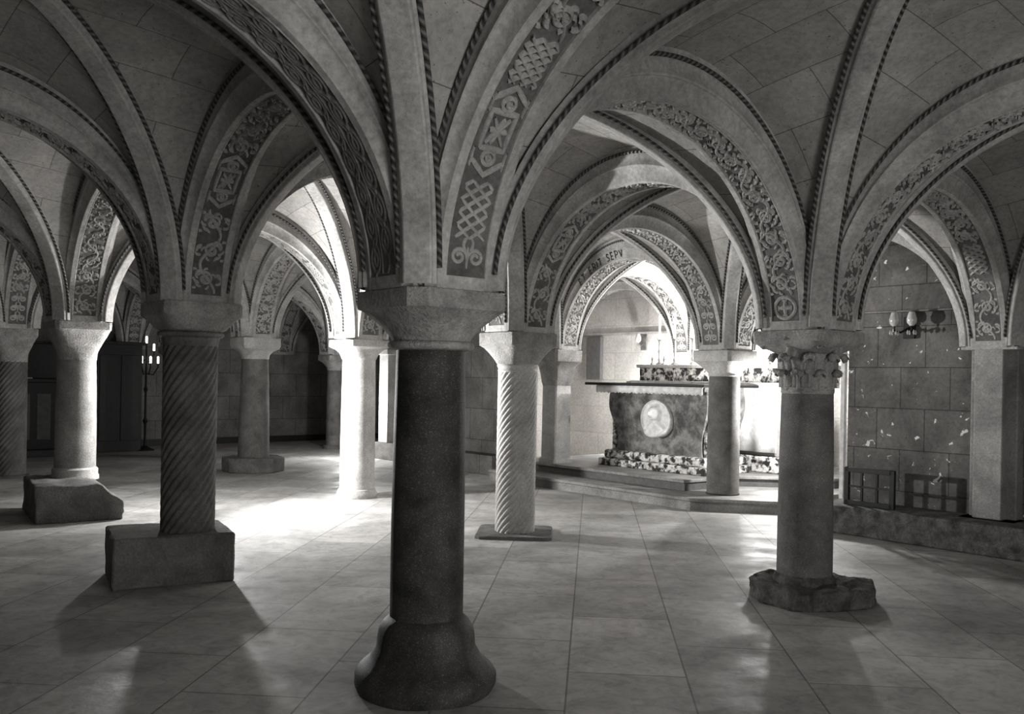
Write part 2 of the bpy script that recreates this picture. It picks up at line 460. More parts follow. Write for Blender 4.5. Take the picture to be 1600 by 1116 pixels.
def build_rib(i, j, dg):
    B = Bay(i, j); f = rib_f(B, dg)
    if not any(inframe(f(pi*k/24, 0, 0)) for k in range(25)): return
    a, b_ = (B.c[0], B.c[2]) if dg == 0 else (B.c[3], B.c[1])
    O = f(0, 0, 0); O.z = zs(*a)
    mb = MB(); N = 56
    mb.grid([[f(pi*k/N, w, r) for w, r in RIBP] for k in range(N+1)])
    o = mb.build('vault_rib', 'arch_stone', None, O, 30)
    tag(o, 'diagonal rib from %s to %s' % (NAMES[a], NAMES[b_]), 'rib', 'diagonal vault ribs')
    for sg in (-1, 1):
        rp = MB(); rope(rp, f, .05, pi-.05, sg*.094, -.004, .013, length=4)
        rp.build('rope_moulding', 'rope_stone', o, O, 60)

for i in range(-2, 5):
    for j in range(-2, 3): build_web(i, j)
web.build('ceiling', 'web_stone', None, (0, 0, 0), 25)['kind'] = 'structure'
ARCH = {}
def A_(a, b_):
    if a in NAMES and b_ in NAMES:
        # foot written first is the one the photo shows
        r = build_arch(a, b_)
        if r: ARCH[(a, b_)] = r
A_((0, 0), (-1, 0)); A_((0, 0), (0, -1)); A_((0, 1), (0, 0))
for i in range(-1, 6):
    for j in range(-1, 4):
        for a, b_ in (((i, j), (i+1, j)), ((i, j), (i, j+1))):
            if (a, b_) in ARCH or (b_, a) in ARCH: continue
            if i == 5 and b_[1] == j+1 and j >= 2: continue
            A_(a, b_)
for i in range(-2, 5):
    for j in range(-2, 3):
        B = Bay(i, j)
        for dg in (0, 1):
            a, b_ = (B.c[0], B.c[2]) if dg == 0 else (B.c[3], B.c[1])
            if a in NAMES and b_ in NAMES: build_rib(i, j, dg)

# inscription on the sanctuary arch, as painted strokes on its left face
GL = {'E': [[(0, 0), (0, 1)], [(0, 1), (.5, 1)], [(0, .5), (.4, .5)], [(0, 0), (.5, 0)]], 'T': [[(.3, 0), (.3, 1)], [(0, 1), (.6, 1)]],
      'R': [[(0, 0), (0, 1), (.4, 1), (.5, .85), (.5, .65), (.4, .5), (0, .5)], [(.25, .5), (.55, 0)]], 'I': [[(0, 0), (0, 1)]],
      'S': [[(.5, .9), (.3, 1), (.08, .92), (.05, .7), (.25, .52), (.45, .35), (.45, .12), (.25, 0), (0, .1)]],
      'P': [[(0, 0), (0, 1), (.4, 1), (.5, .85), (.5, .65), (.4, .5), (0, .5)]], 'V': [[(0, 1), (.28, 0), (.56, 1)]]}
def prof_w(r):
    q = [(w, x) for w, x in PROF if w >= .15]
    for (w0, r0), (w1, r1) in zip(q, q[1:]):
        if r0 <= r <= r1: return w0+(w1-w0)*(r-r0)/max(1e-6, r1-r0)
    return .21
def inscription():
    key = ((1, 2), (2, 2))
    if key not in ARCH: return
    A, o, O = ARCH[key]; mb = MB(); l = A.len*.255
    sd = 1
    hgt = .09
    for ch in 'ET ERIT SEPV':
        if ch == ' ': l += .07; continue
        wd = max(x for s in GL[ch] for x, y in s)
        for s_ in GL[ch]:
            pts = densify([(l+x*hgt*.95, .028+y*hgt) for x, y in s_], .02); rows = []
            for q, (a, r) in enumerate(pts):
                p = pts[max(q-1, 0)]; n2 = pts[min(q+1, len(pts)-1)]; dx, dy = n2[0]-p[0], n2[1]-p[1]; dd = sqrt(dx*dx+dy*dy) or 1
                rows.append([A.pt(A.tau(A.len-(a-dy/dd*e)), sd*(prof_w(r+dx/dd*e)+.005), r+dx/dd*e) for e in (-.0075, .0075)])
            mb.grid(rows)
        l += (wd*.95+.4)*hgt
    mb.build('painted_lettering', 'letter_paint', o, O, 0)['label'] = 'dark painted capital letters along the arch'
inscription()

# ---------------------------------------------------------------- columns
def sq_prof(mb, levels, rot, c=(0, 0), n=48):
    """stack of rounded-square sections: (half, z, squareness 0 round..1 square)"""
    rows = []
    for hf, z, q in levels:
        row = []
        for k in range(n):
            a = 2*pi*(k+.5)/n
            ca, sa = cos(a), sin(a)
            e = 2+q*14
            rr = hf/((abs(ca)**e+abs(sa)**e)**(1/e))
            row.append(Vector((c[0]+rr*cos(a+rot), c[1]+rr*sin(a+rot), z)))
        rows.append(row)
    o = len(mb.v); mb.grid(rows, closed=True)
    mb.f.append(tuple(range(o, o+n))[::-1]); mb.uv.append(None)
    t = len(mb.v); mb.f.append(tuple(range(t-n, t))); mb.uv.append(None)
def shaft_smooth(root, r0, r1, z0, z1, mat, n=48):
    mb = MB(); K = 14
    pr = []
    for k in range(K+1):
        t = k/K; r = r0+(r1-r0)*t+.004*sin(pi*t)
        pr.append((r, z0+(z1-z0)*t))
    pr = [(r0*.97, z0-.002)]+pr
    mb.lathe(pr, n=n, mod=lambda u, z: 1+.006*noise.noise(Vector((u*9, z*4, root.location.x))))
    return mb.build('shaft', mat, root)
def shaft_spiral(root, r0, r1, z0, z1, mat, fl=18, lead=1.45, dep=.085):
    mb = MB(); n = fl*7; K = 110; rows = []
    for k in range(K+1):
        t = k/K; z = z0+(z1-z0)*t; r = r0+(r1-r0)*t
        row = []
        for q in range(n):
            a = 2*pi*q/n
            ph = (a/(2*pi)*fl-(z-z0)*fl/lead) % 1
            g = sin(pi*ph)**.7
            rr = r*(1-dep+dep*1.4*g)
            row.append((rr*cos(a), rr*sin(a), z))
        rows.append([Vector(p) for p in row])
    mb.grid(rows, closed=True)
    return mb.build('shaft', mat, root, smooth=70)
def ring(root, name, pr, mat, n=48):
    mb = MB(); mb.lathe(pr, n=n); return mb.build(name, mat, root)
def torus_pr(r, z, t, k=8): return [(r+t*cos(-pi/2+pi*q/k), z+t*sin(-pi/2+pi*q/k)) for q in range(k+1)]
def rough_block(root, name, pts, z0, z1, mat, amp=.012, seed=1, sub=5, tilt=None):
    """irregular stone block: outline pts, displaced sides, optionally a broken top"""
    import bmesh
    mb = MB(); mb.poly(pts, z0, z1)
    o = mb.build(name, mat, root, smooth=28)
    bm = bmesh.new(); bm.from_mesh(o.data)
    bmesh.ops.bevel(bm, geom=[e for e in bm.edges], offset=.012, segments=1, affect='EDGES')
    bmesh.ops.triangulate(bm, faces=[f for f in bm.faces if len(f.verts) > 4])
    for _ in range(sub):
        es = [e for e in bm.edges if e.calc_length() > .05]
        if not es: break
        bmesh.ops.subdivide_edges(bm, edges=es, cuts=1, use_grid_fill=True)
    for v in bm.verts:
        q = v.co.copy()
        d = noise.noise_vector(q*7+Vector((seed, 0, 0)))*amp+noise.noise_vector(q*22+Vector((seed, 3, 0)))*amp*.5
        if tilt and q.z > z0+.03: d.z += tilt(q)*(q.z-z0)/(z1-z0)
        if q.z < z0+.01: d.z = 0
        v.co += d
    bm.to_mesh(o.data); bm.free()
    o.data.set_sharp_from_angle(angle=math.radians(40))
    return o
def col(ij, label, g=None):
    p = node(*ij); return thing('stone_column', label, 'column', (p.x, p.y, ZB.get(ij, 0)), g or 'columns of the crypt')
ZB = {(1, 2): .145, (2, 2): .28}
def chamfer_abacus(root, half, cut, z0, z1, mat, under=None):
    """square abacus with cut corners, tapering down into a round neck"""
    rot = ANG; mb = MB()
    def sec(hf, c, z, rnd=0):
        base = [(hf, -hf+c), (hf, hf-c), (hf-c, hf), (-hf+c, hf), (-hf, hf-c), (-hf, -hf+c), (-hf+c, -hf), (hf-c, -hf)]
        out = []
        for k in range(8):
            a, b_ = base[k], base[(k+1) % 8]
            for q in range(6):
                x = a[0]+(b_[0]-a[0])*q/6; y = a[1]+(b_[1]-a[1])*q/6
                rr = sqrt(x*x+y*y); m_ = 1-rnd+rnd*hf/rr
                x *= m_; y *= m_
                jit = 1+.012*noise.noise(Vector((x*14, y*14, z*20)))
                out.append(Vector(((x*cos(rot)-y*sin(rot))*jit, (x*sin(rot)+y*cos(rot))*jit, z)))
        return out
    rows = [sec(*s_) for s_ in under]+[sec(half*.985, cut, z0), sec(half, cut, z0+.012), sec(half, cut, z1-.01), sec(half*.99, cut, z1)]
    o = len(mb.v); mb.grid(rows, closed=True); n_ = 48
    mb.f.append(tuple(range(o, o+n_))[::-1]); mb.uv.append(None)
    t = len(mb.v); mb.f.append(tuple(range(t-n_, t))); mb.uv.append(None)
    return mb.build('capital', mat, root, smooth=32)

# A: the nearest column
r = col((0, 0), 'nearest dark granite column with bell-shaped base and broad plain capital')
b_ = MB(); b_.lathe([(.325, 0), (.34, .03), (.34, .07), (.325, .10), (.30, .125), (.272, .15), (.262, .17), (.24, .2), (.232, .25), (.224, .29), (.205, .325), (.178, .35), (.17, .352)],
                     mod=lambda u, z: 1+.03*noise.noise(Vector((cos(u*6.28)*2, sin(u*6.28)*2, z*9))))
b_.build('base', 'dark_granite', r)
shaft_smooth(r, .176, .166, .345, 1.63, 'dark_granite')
ring(r, 'astragal', [(.17, 1.625)]+torus_pr(.19, 1.648, .02)+[(.17, 1.672)], 'capital_stone')
chamfer_abacus(r, .285, .07, 1.815, 1.90, 'capital_stone', [(.185, .06, 1.665, 1), (.198, .06, 1.69, .95), (.225, .07, 1.74, .6), (.255, .075, 1.785, .2), (.27, .075, 1.808, 0)])

# B: spiral on big block
r = col((1, 0), 'dark spiral-fluted column standing on a large square block, left of centre')
rough_block(r, 'pedestal_block', [(-.34, -.48), (.38, -.10), (.08, .47), (-.64, .09)], 0, .352, 'block_stone', .008, 3)
shaft_spiral(r, .184, .186, .35, 1.70, 'brown_marble', 18, 1.45)
ring(r, 'astragal', [(.19, 1.69), (.195, 1.71), (.198, 1.75)]+torus_pr(.215, 1.775, .018)+[(.2, 1.80)], 'brown_marble')
mb = MB(); sq_prof(mb, [(.2, 1.79, 0), (.225, 1.81, .1), (.245, 1.86, .4), (.262, 1.885, .8), (.275, 1.895, 1), (.285, 1.91, 1), (.285, 1.985, 1), (.28, 2.0, 1)], ANG)
mb.build('capital', 'capital_stone', r)

# G
r = col((2, 0), 'smooth grey column on a large block with a chipped top corner, far left')
rough_block(r, 'pedestal_block', [(.08, -.95), (.74, -.50), (.13, .41), (-.53, -.04)], 0, .37, 'block_stone', .016, 9,
            tilt=lambda q: -.17*max(0, ((q.x-.08)*.83+(q.y+.95)*.557)-.58)/.2-.04*max(0, noise.noise(q*5)))
ring(r, 'base', [(.235, .34), (.235, .38), (.225, .40), (.225, .45), (.205, .47)], 'pale_marble')
shaft_smooth(r, .205, .19, .46, 1.62, 'worn_marble')
mb = MB(); sq_prof(mb, [(.195, 1.61, 0), (.2, 1.68, 0), (.215, 1.76, .15), (.25, 1.86, .5), (.27, 1.92, .9), (.28, 1.93, 1), (.285, 2.01, 1)], ANG)
mb.build('capital', 'capital_stone', r)

# H
r = col((3, 0), 'weathered spiral column at the left edge of the photo')
shaft_spiral(r, .195, .19, .02, 1.62, 'grey_granite', 18, 1.5)
ring(r, 'base', [(.25, 0), (.25, .03), (.2, .04)], 'block_stone')
mb = MB(); sq_prof(mb, [(.195, 1.60, 0), (.2, 1.7, 0), (.22, 1.8, .2), (.255, 1.92, .7), (.275, 1.96, 1), (.28, 2.06, 1)], ANG)
mb.build('capital', 'capital_stone', r)

# C: leafy capital
r = col((0, 1), 'grey column with carved leafy capital and rough worn base, at right')
rough_block(r, 'base', [(-.34, -.12), (-.2, -.34), (.12, -.36), (.40, -.2), (.50, .02), (.34, .3), (-.1, .36), (-.34, .15)], 0, .135, 'rough_stone', .03, 5)
ring(r, 'base_moulding', [(.21, .1), (.21, .15), (.198, .175), (.185, .19)], 'rough_stone')
shaft_smooth(r, .186, .172, .17, 1.44, 'grey_granite')
cap = MB()
cap.lathe([(.17, 1.425), (.178, 1.44), (.172, 1.46), (.175, 1.55), (.185, 1.64), (.2, 1.71), (.21, 1.74)], n=48)
sq_prof(cap, [(.2, 1.70, 0), (.24, 1.745, .5), (.268, 1.765, .9), (.28, 1.78, 1), (.284, 1.84, 1), (.276, 1.856, 1)], ANG)
capo = cap.build('capital', 'capital_stone', r)
lv = MB()
def acanthus(mb, a, z0, z1, rad, curl, wid):
    """one leaf: lobed blade that leans out and curls over at the tip"""
    N = 12; rows = []
    for k in range(N+1):
        t = k/N; z = z0+(z1-z0)*sin(t*pi*.56)/sin(.5*pi) if t < .9 else z0+(z1-z0)*(1-(t-.9)*1.6)
        out = rad+.008+curl*t**3; w_ = wid*(1-.55*t**2)*(1+.22*abs(sin(t*pi*4)))
        row = []
        for q in range(-4, 5):
            e = q/4; aa = a+e*w_/out
            rr = out-.014*e*e+.008*cos(e*pi*3)
            row.append(Vector((rr*cos(aa), rr*sin(aa), z-.02*e*e*(t > .5))))
        rows.append(row)
    mb.grid(rows)
for k in range(8): acanthus(lv, k*pi/4+.2+ANG, 1.45, 1.585, .172, .045, .062)
for k in range(8): acanthus(lv, k*pi/4+.2+pi/8+ANG, 1.47, 1.70, .176, .07, .06)
for k in range(4):                                                  # corner leaves and volutes
    a = k*pi/2+pi/4+ANG
    acanthus(lv, a, 1.56, 1.80, .19, .13, .07)
    cx = .30
    pts = [(cx*cos(a)+(.035-.028*q/16)*cos(q*.7)*cos(a), cx*sin(a)+(.035-.028*q/16)*cos(q*.7)*sin(a), 1.765+(.035-.028*q/16)*sin(q*.7)) for q in range(17)]
    lv.tube(pts, .014, 6)
    a = k*pi/2+ANG
    acanthus(lv, a, 1.68, 1.81, .235, .03, .05)
o = lv.build('leaf_carving', 'capital_stone', capo, smooth=60)
so = o.modifiers.new('t', 'SOLIDIFY'); so.thickness = .012

# D: central spiral
r = col((1, 1), 'pale column with tight spiral fluting and thin square floor slab, centre')
mb = MB(); sq_prof(mb, [(.36, 0, 1), (.36, .022, 1), (.352, .03, 1)], math.radians(-3)); mb.build('base', 'block_stone', r)
shaft_spiral(r, .186, .182, .03, 1.57, 'pale_marble', 20, 1.36)
ring(r, 'astragal', [(.185, 1.555), (.192, 1.57), (.185, 1.59), (.19, 1.60), (.2, 1.62), (.19, 1.64)], 'pale_marble')
mb = MB(); sq_prof(mb, [(.19, 1.62, 0), (.2, 1.68, .1), (.22, 1.74, .4), (.25, 1.785, .8), (.27, 1.80, 1), (.283, 1.81, 1), (.285, 1.92, 1), (.28, 1.93, 1)], ANG)
mb.build('capital', 'capital_stone', r)

# E
r = col((2, 1), 'smooth pale cylindrical column with ring base, between the two spiral columns')
ring(r, 'base', [(.245, 0), (.25, .03), (.245, .06), (.235, .075), (.228, .10), (.215, .11)], 'pale_marble')
shaft_smooth(r, .212, .202, .1, 1.70, 'pale_marble')
mb = MB(); sq_prof(mb, [(.205, 1.69, 0), (.212, 1.70, 0), (.215, 1.77, .1), (.235, 1.815, .5), (.27, 1.835, 1), (.287, 1.85, 1), (.287, 1.92, 1), (.28, 1.93, 1)], ANG)
mb.build('capital', 'pale_marble', r)

# F
r = col((3, 1), 'dark smooth column on a low eight-sided plinth, far left of centre')
mb = MB(); pts = [(.47*cos(a*pi/4+.2), .47*sin(a*pi/4+.2)) for a in range(8)]
rough_block(r, 'plinth', pts, 0, .22, 'block_stone', .01, 4)
shaft_smooth(r, .235, .2, .21, 1.73, 'grey_granite')
mb = MB(); sq_prof(mb, [(.205, 1.72, 0), (.215, 1.78, 0), (.23, 1.84, .2), (.265, 1.87, .9), (.285, 1.885, 1), (.3, 1.93, 1), (.3, 2.04, 1), (.29, 2.05, 1)], ANG)
mb.build('capital', 'pale_marble', r)

# I
r = col((4, 2), 'thin farthest column by the rear wall, left of the nearest column')
ring(r, 'base', [(.23, 0), (.23, .05), (.19, .08)], 'grey_granite')
shaft_smooth(r, .17, .16, .07, 1.6, 'grey_granite')
mb = MB(); sq_prof(mb, [(.165, 1.59, 0), (.175, 1.65, 0), (.21, 1.74, .3), (.25, 1.78, .9), (.27, 1.79, 1), (.275, 1.89, 1), (.27, 1.9, 1)], ANG)
mb.build('capital', 'capital_stone', r)
# (4,1): seen only as a sliver beside the left spiral column
r = col((4, 1), 'rear column hidden almost wholly behind the left spiral column')
ring(r, 'base', [(.25, 0), (.25, .05), (.2, .08)], 'grey_granite')
shaft_smooth(r, .19, .18, .07, 1.65, 'grey_granite')
mb = MB(); sq_prof(mb, [(.185, 1.64, 0), (.2, 1.72, 0), (.23, 1.8, .4), (.27, 1.83, 1), (.285, 1.92, 1), (.28, 1.93, 1)], ANG)
mb.build('capital', 'capital_stone', r)

# J (on the lower altar step)
r = col((1, 2), 'dark smooth column standing on the altar step, in front of the altar')
z0 = .145
ring(r, 'base', [(.2, 0), (.2, .015), (.19, .02)], 'dark_granite')
shaft_smooth(r, .192, .182, .015, 1.575-z0, 'grey_granite')
mb = MB(); sq_prof(mb, [(.185, 1.565-z0, 0), (.195, 1.58-z0, 0), (.19, 1.6-z0, 0), (.205, 1.65-z0, .1), (.235, 1.7-z0, .5), (.265, 1.73-z0, .9), (.285, 1.745-z0, 1), (.285, 1.865-z0, 1), (.28, 1.874-z0, 1)], ANG)
mb.build('capital', 'pale_marble', r)
# K
r = col((2, 2), 'pale square pier with moulded capital, left of the altar')
z0 = .28
mb = MB(); sq_prof(mb, [(.19, 0, 1), (.19, .05, 1), (.16, .07, 1), (.155, 1.41-z0, 1)], ANG); mb.build('shaft', 'pale_marble', r)
mb = MB(); sq_prof(mb, [(.155, 1.40-z0, 1), (.17, 1.45-z0, .9), (.19, 1.58-z0, .5), (.21, 1.68-z0, .5), (.245, 1.73-z0, .9), (.27, 1.755-z0, 1), (.275, 1.91-z0, 1), (.27, 1.92-z0, 1)], ANG)
mb.build('capital', 'capital_stone', r)

# right wall pilaster
p = node(0, 2)
r = thing('wall_pilaster', 'flat stepped pilaster with stained blocks on the right wall', 'pilaster', (p.x, p.y, 0))
mb = MB(); mb.box(Vector((0, 0, 1.07)), (.26, .42, 1.58), ANG); mb.box(Vector(tuple(-DIRV*.1)+(1.07,)), (.3, .26, 1.58), ANG)
mb.build('shaft', 'worn_marble', r, bevel=.012)
mb = MB(); mb.box(Vector((0, 0, 1.855)), (.52, .5, .03), ANG); mb.build('impost', 'arch_stone', r, bevel=.008)
mb = MB(); mb.box(Vector(tuple(-DIRV*.05)+(.14,)), (.52, .54, .28), ANG); mb.build('base', 'rough_stone', r, bevel=.02)

# ---------------------------------------------------------------- setting
mb = MB(); mb.add([(-22, -4, 0), (14, -4, 0), (14, 26, 0), (-22, 26, 0)], [(0, 1, 2, 3)])
struct(mb.build('floor', 'floor_slabs', smooth=0))
def wall(name, i0, j0, i1, j1, th, z0, z1, mat):
    """wall whose visible face runs from (i0,j0) to (i1,j1); thickness goes to the right of that direction"""
    a = W(i0, j0); b_ = W(i1, j1); d = (b_-a).normalized(); nn = Vector((d.y, -d.x, 0))
    c = (a+b_)/2+nn*th/2; L = (b_-a).length
    mb = MB(); mb.box((c.x, c.y, (z0+z1)/2), (L, th, z1-z0), math.atan2(d.y, d.x), uv=True)
    return struct(mb.build(name, mat, smooth=0))
def wallq(name, i0, j0, i1, j1, off, z0, z1, mat):
    # box between lattice points, thickened toward increasing offset direction vector off
    a = W(i0, j0); b_ = W(i1, j1); d = (b_-a).normalized(); L = (b_-a).length
    c = (a+b_)/2+Vector((off[0], off[1], 0))/2; th = Vector(off).length
    mb = MB(); mb.box((c.x, c.y, (z0+z1)/2), (L, th, z1-z0), math.atan2(d.y, d.x), uv=True)
    return struct(mb.build(name, mat, smooth=0))
wallq('wall_right', -2.1, 2.0, .485, 2.0, DIRV*.35, 0, 4.3, 'flaking_wall_stone')
wallq('wall_middle', 2.22, 2.0, 3.42, 2.0, DIRV*.35, 0, 4.3, 'wall_stone')
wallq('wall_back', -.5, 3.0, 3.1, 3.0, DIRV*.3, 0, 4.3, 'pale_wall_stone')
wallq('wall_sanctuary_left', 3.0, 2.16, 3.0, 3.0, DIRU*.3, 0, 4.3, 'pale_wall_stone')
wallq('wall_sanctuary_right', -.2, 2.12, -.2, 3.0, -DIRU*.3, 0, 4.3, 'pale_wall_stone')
wallq('wall_far', 4.88, -2.0, 4.88, 3.2, DIRU*.3, 0, 4.3, 'wall_stone')
wallq('wall_rear_right', 3.3, 3.0, 4.88, 3.0, DIRV*.3, 0, 4.3, 'wall_stone')
wallq('wall_left', -2, -2.0, 4.88, -2.0, -DIRV*.3, 0, 4.3, 'wall_stone')
wallq('baseboard_far', 4.83, -1.9, 4.83, 2.9, DIRU*.06, 0, .13, 'dark_wood')
wallq('baseboard_middle', 2.3, 1.90, 3.42, 1.90, DIRV*.31, 0, .3, 'wall_stone')
wallq('trim_1', -.2, 2.985, 2.99, 2.985, DIRV*.03, 2.33, 2.37, 'arch_stone')
wallq('trim_2', .02, 1.99, .485, 1.99, DIRV*.03, 2.24, 2.26, 'wall_stone')
# pilaster at the end of the middle wall
p = W(3.35, 1.97)
r = thing('wall_pilaster', 'pale flat pilaster at the rear end of the middle wall', 'pilaster', (p.x, p.y, 0))
mb = MB(); mb.box((0, 0, .95), (.3, .3, 1.9), ANG); mb.build('shaft', 'pale_marble', r, bevel=.01)
mb = MB(); mb.box((0, 0, 1.93), (.42, .42, .1), ANG); mb.build('impost', 'pale_marble', r, bevel=.01)
# inner jamb strip of the opening by the right wall
p = W(.52, 2.03)
o = MB(); o.box((p.x, p.y, 1.3), (.05, .05, 2.3), ANG)
tag(o.build('door_jamb', 'white_paint', None, (p.x, p.y, .15), bevel=.004), 'bright vertical jamb strip at the end of the right wall', 'jamb')

# bench ledge
def lbox(i0, i1, j0, j1, z0, z1, name, mat, parent=None, origin=None, bevel=.01, mbx=None):
    a = W(i0, j0); b_ = W(i1, j1); c = (a+b_)/2
    du = abs(i1-i0)*U.length*H; dv = abs(j1-j0)*V.length*H
    mb = mbx or MB()
    # follow the lattice directions exactly (it is slightly skewed)
    q = [W(i0, j0), W(i0, j1), W(i1, j1), W(i1, j0)]
    mb.poly([(v.x, v.y) for v in q][::-1] if (i1-i0)*(j1-j0) > 0 else [(v.x, v.y) for v in q], z0, z1)
    if mbx is not None: return mb
    return mb.build(name, mat, parent, origin if origin else (c.x, c.y, z0), smooth=30, bevel=bevel)
o = lbox(-.9, .5, 1.81, 1.995, 0, .28, 'stone_bench', 'rough_stone', bevel=.02)
tag(o, 'low speckled stone ledge running along the foot of the right wall', 'bench')
# altar steps
c = W(1.5, 2.2)
r = thing('altar_steps', 'two broad stone steps carrying the altar, behind the central columns', 'steps', (c.x, c.y, 0))
O = (c.x, c.y, 0)
def pstep(pts, z0, z1, name, mat, bevel=0):
    mb = MB(); mb.poly([(W(i, j).x, W(i, j).y) for i, j in pts], z0, z1)
    return mb.build(name, mat, r, O, smooth=30, bevel=bevel)
pstep([(1.0, 1.81), (.765, 2.01), (.765, 2.99), (2.2, 2.99), (2.2, 1.81)], 0, .105, 'lower_step', 'step_stone')
pstep([(.997, 1.80), (.755, 2.0), (.755, 2.99), (2.2, 2.99), (2.2, 1.80)], .105, .145, 'lower_tread', 'step_stone', .008)
pstep([(1.15, 1.955), (1.13, 2.27), (.86, 2.54), (.86, 2.99), (2.2, 2.99), (2.2, 1.955)], .145, .24, 'upper_step', 'dark_slate')
pstep([(1.145, 1.945), (1.125, 2.262), (.855, 2.53), (.855, 2.99), (2.2, 2.99), (2.2, 1.945)], .24, .28, 'upper_tread', 'step_stone', .008)

# ---------------------------------------------------------------- front altar
c = W(1.5, 2.28); O = (c.x, c.y, .28)
r = thing('altar', 'veined marble altar with waisted front and white oval portrait relief', 'altar', O)
lbox(1.19, 1.80, 2.12, 2.44, .28, .38, 'plinth', 'breccia', r, O, .012)
lbox(1.21, 1.785, 2.14, 2.43, .38, .50, 'plinth_moulding', 'breccia', r, O, .03)
# body: sides curve in at the bottom like a sarcophagus
mb = MB(); rows = []
for k in range(13):
    t = k/12; z = .50+t*.86
    ins = .035*(cos(t*pi*1.1)*.5+.5)+.012*sin(t*pi*2)
    i0, i1, j0, j1 = 1.225+ins*.8, 1.775-ins*.8, 2.17+ins*.35, 2.42
    rows.append([W(i0, j0, z), W(i0, j1, z), W(i1, j1, z), W(i1, j0, z)])
mb.grid(rows, closed=True); mb.build('body', 'altar_marble', r, O, 30)
for i0, i1 in ((1.225, 1.25), (1.755, 1.78)): lbox(i0, i1, 2.19, 2.4, .5, 1.3, 'side_panel', 'breccia', r, O, .004)
lbox(1.235, 1.765, 2.17, 2.43, 1.355, 1.425, 'table_core', 'altar_marble', r, O, 0)
lbox(1.17, 1.86, 2.085, 2.45, 1.425, 1.462, 'table_slab', 'dark_wood', r, O, .008)
# oval relief, on the front face
oc = W(1.49, 2.168, .98); du3 = Vector((-DIRU.x, -DIRU.y, 0)); dv3 = Vector((-DIRV.x, -DIRV.y, 0))
du3 = (W(1, 2.16)-W(2, 2.16)).normalized(); nf = Vector((du3.y, -du3.x, 0)); nf = nf if nf.y < 0 else -nf
mb = MB(); rows = []
def relief_h(x, y):
    # x,y in -1..1: head with veil and shoulders, in low relief
    h = .012
    h += .035*max(0, 1-((x+.03)/.3)**2-((y-.28)/.36)**2)**.5                       # head
    h += .018*max(0, 1-((x+.03)/.42)**2-((y-.25)/.52)**2)**.5                      # veil
    h += .012*max(0, 1-((x-.0)/.06)**2-((y-.25)/.14)**2)                            # nose
    h -= .008*max(0, 1-((x+.13)/.09)**2-((y-.33)/.06)**2)+.008*max(0, 1-((x-.1)/.09)**2-((y-.33)/.06)**2)
    h -= .007*max(0, 1-((x+.02)/.12)**2-((y-.05)/.04)**2)
    h += .026*max(0, 1-(x/.7)**2-((y+.75)/.6)**2)**.5                               # shoulders
    h += .01*max(0, 1-((sqrt(x*x+y*y)-.93)/.06)**2)
    return h
for k in range(25):
    rr = k/24
    row = []
    for q in range(48):
        a = 2*pi*q/48; x, y = rr*cos(a), rr*sin(a)
        row.append(oc+du3*(x*.27)+Vector((0, 0, y*.265))+nf*(2.6*relief_h(x, y) if k < 24 else -.04))
    rows.append(row)
mb.grid(rows, closed=True); mb.build('oval_relief', 'white_marble', r, O, 60)['label'] = 'white oval relief of a veiled head'
# lace edged cloth over the table
mb = MB(); rows = []; N = 90
for k in range(N+1):
    i = 1.19+(1.80-1.19)*k/N
    dz = .085+.02*abs(sin(k*pi*.5*.62))+.008*noise.noise(Vector((k*.4, 0, 0)))
    rows.append([W(i, 2.165, 1.4245), W(i, 2.115, 1.4245), W(i, 2.105, 1.42), W(i, 2.102, 1.40), W(i, 2.104+.003*sin(k*.9), 1.422-dz)])
mb.grid(rows)
o = mb.build('altar_cloth', 'white_cloth', None, (c.x, c.y, 1.43), 50)
o.modifiers.new('t', 'SOLIDIFY').thickness = .004
tag(o, 'narrow lace-edged cloth hanging over the front of the marble altar', 'cloth')

# ---------------------------------------------------------------- high altar behind
c = W(1.5, 2.6); O = (c.x, c.y, .28)
r = thing('high_altar', 'long altar behind with a dark speckled marble shelf for candles', 'altar', O)
lbox(1.02, 1.98, 2.47, 2.8, .28, .50, 'plinth', 'breccia', r, O, .015)
lbox(1.06, 1.95, 2.5, 2.8, .5, 1.44, 'body', 'pale_marble', r, O, .01)
lbox(1.0, 1.97, 2.47, 2.8, 1.44, 1.49, 'table_slab', 'pale_marble', r, O, .008)
lbox(1.0, 1.965, 2.56, 2.8, 1.49, 1.70, 'shelf_front', 'breccia', r, O, .008)
lbox(.98, 1.975, 2.545, 2.81, 1.70, 1.75, 'shelf_top', 'pale_marble', r, O, .01)
mb = MB(); lbox(1.02, 1.055, 2.5, 2.7, .5, 1.35, '', '', mbx=mb); mb.build('end_niche', 'niche_shade', r, O)  # solid block; the shade of the opening is put into its black colour
mb = MB(); rows = []; N = 60
for k in range(N+1):
    i = 1.08+(1.93-1.08)*k/N; w_ = .004*sin(k*.8)
    rows.append([W(i, 2.555, 1.496), W(i, 2.46, 1.496), W(i, 2.458+w_, 1.3), W(i, 2.458+w_*1.5, .9), W(i, 2.456+w_*2, .56)])
mb.grid(rows)
o = mb.build('altar_cloth', 'white_cloth', None, (c.x, c.y, 1.49), 50); o.modifiers.new('t', 'SOLIDIFY').thickness = .004
tag(o, 'plain bright white frontal cloth, right of the altar-step column', 'cloth')

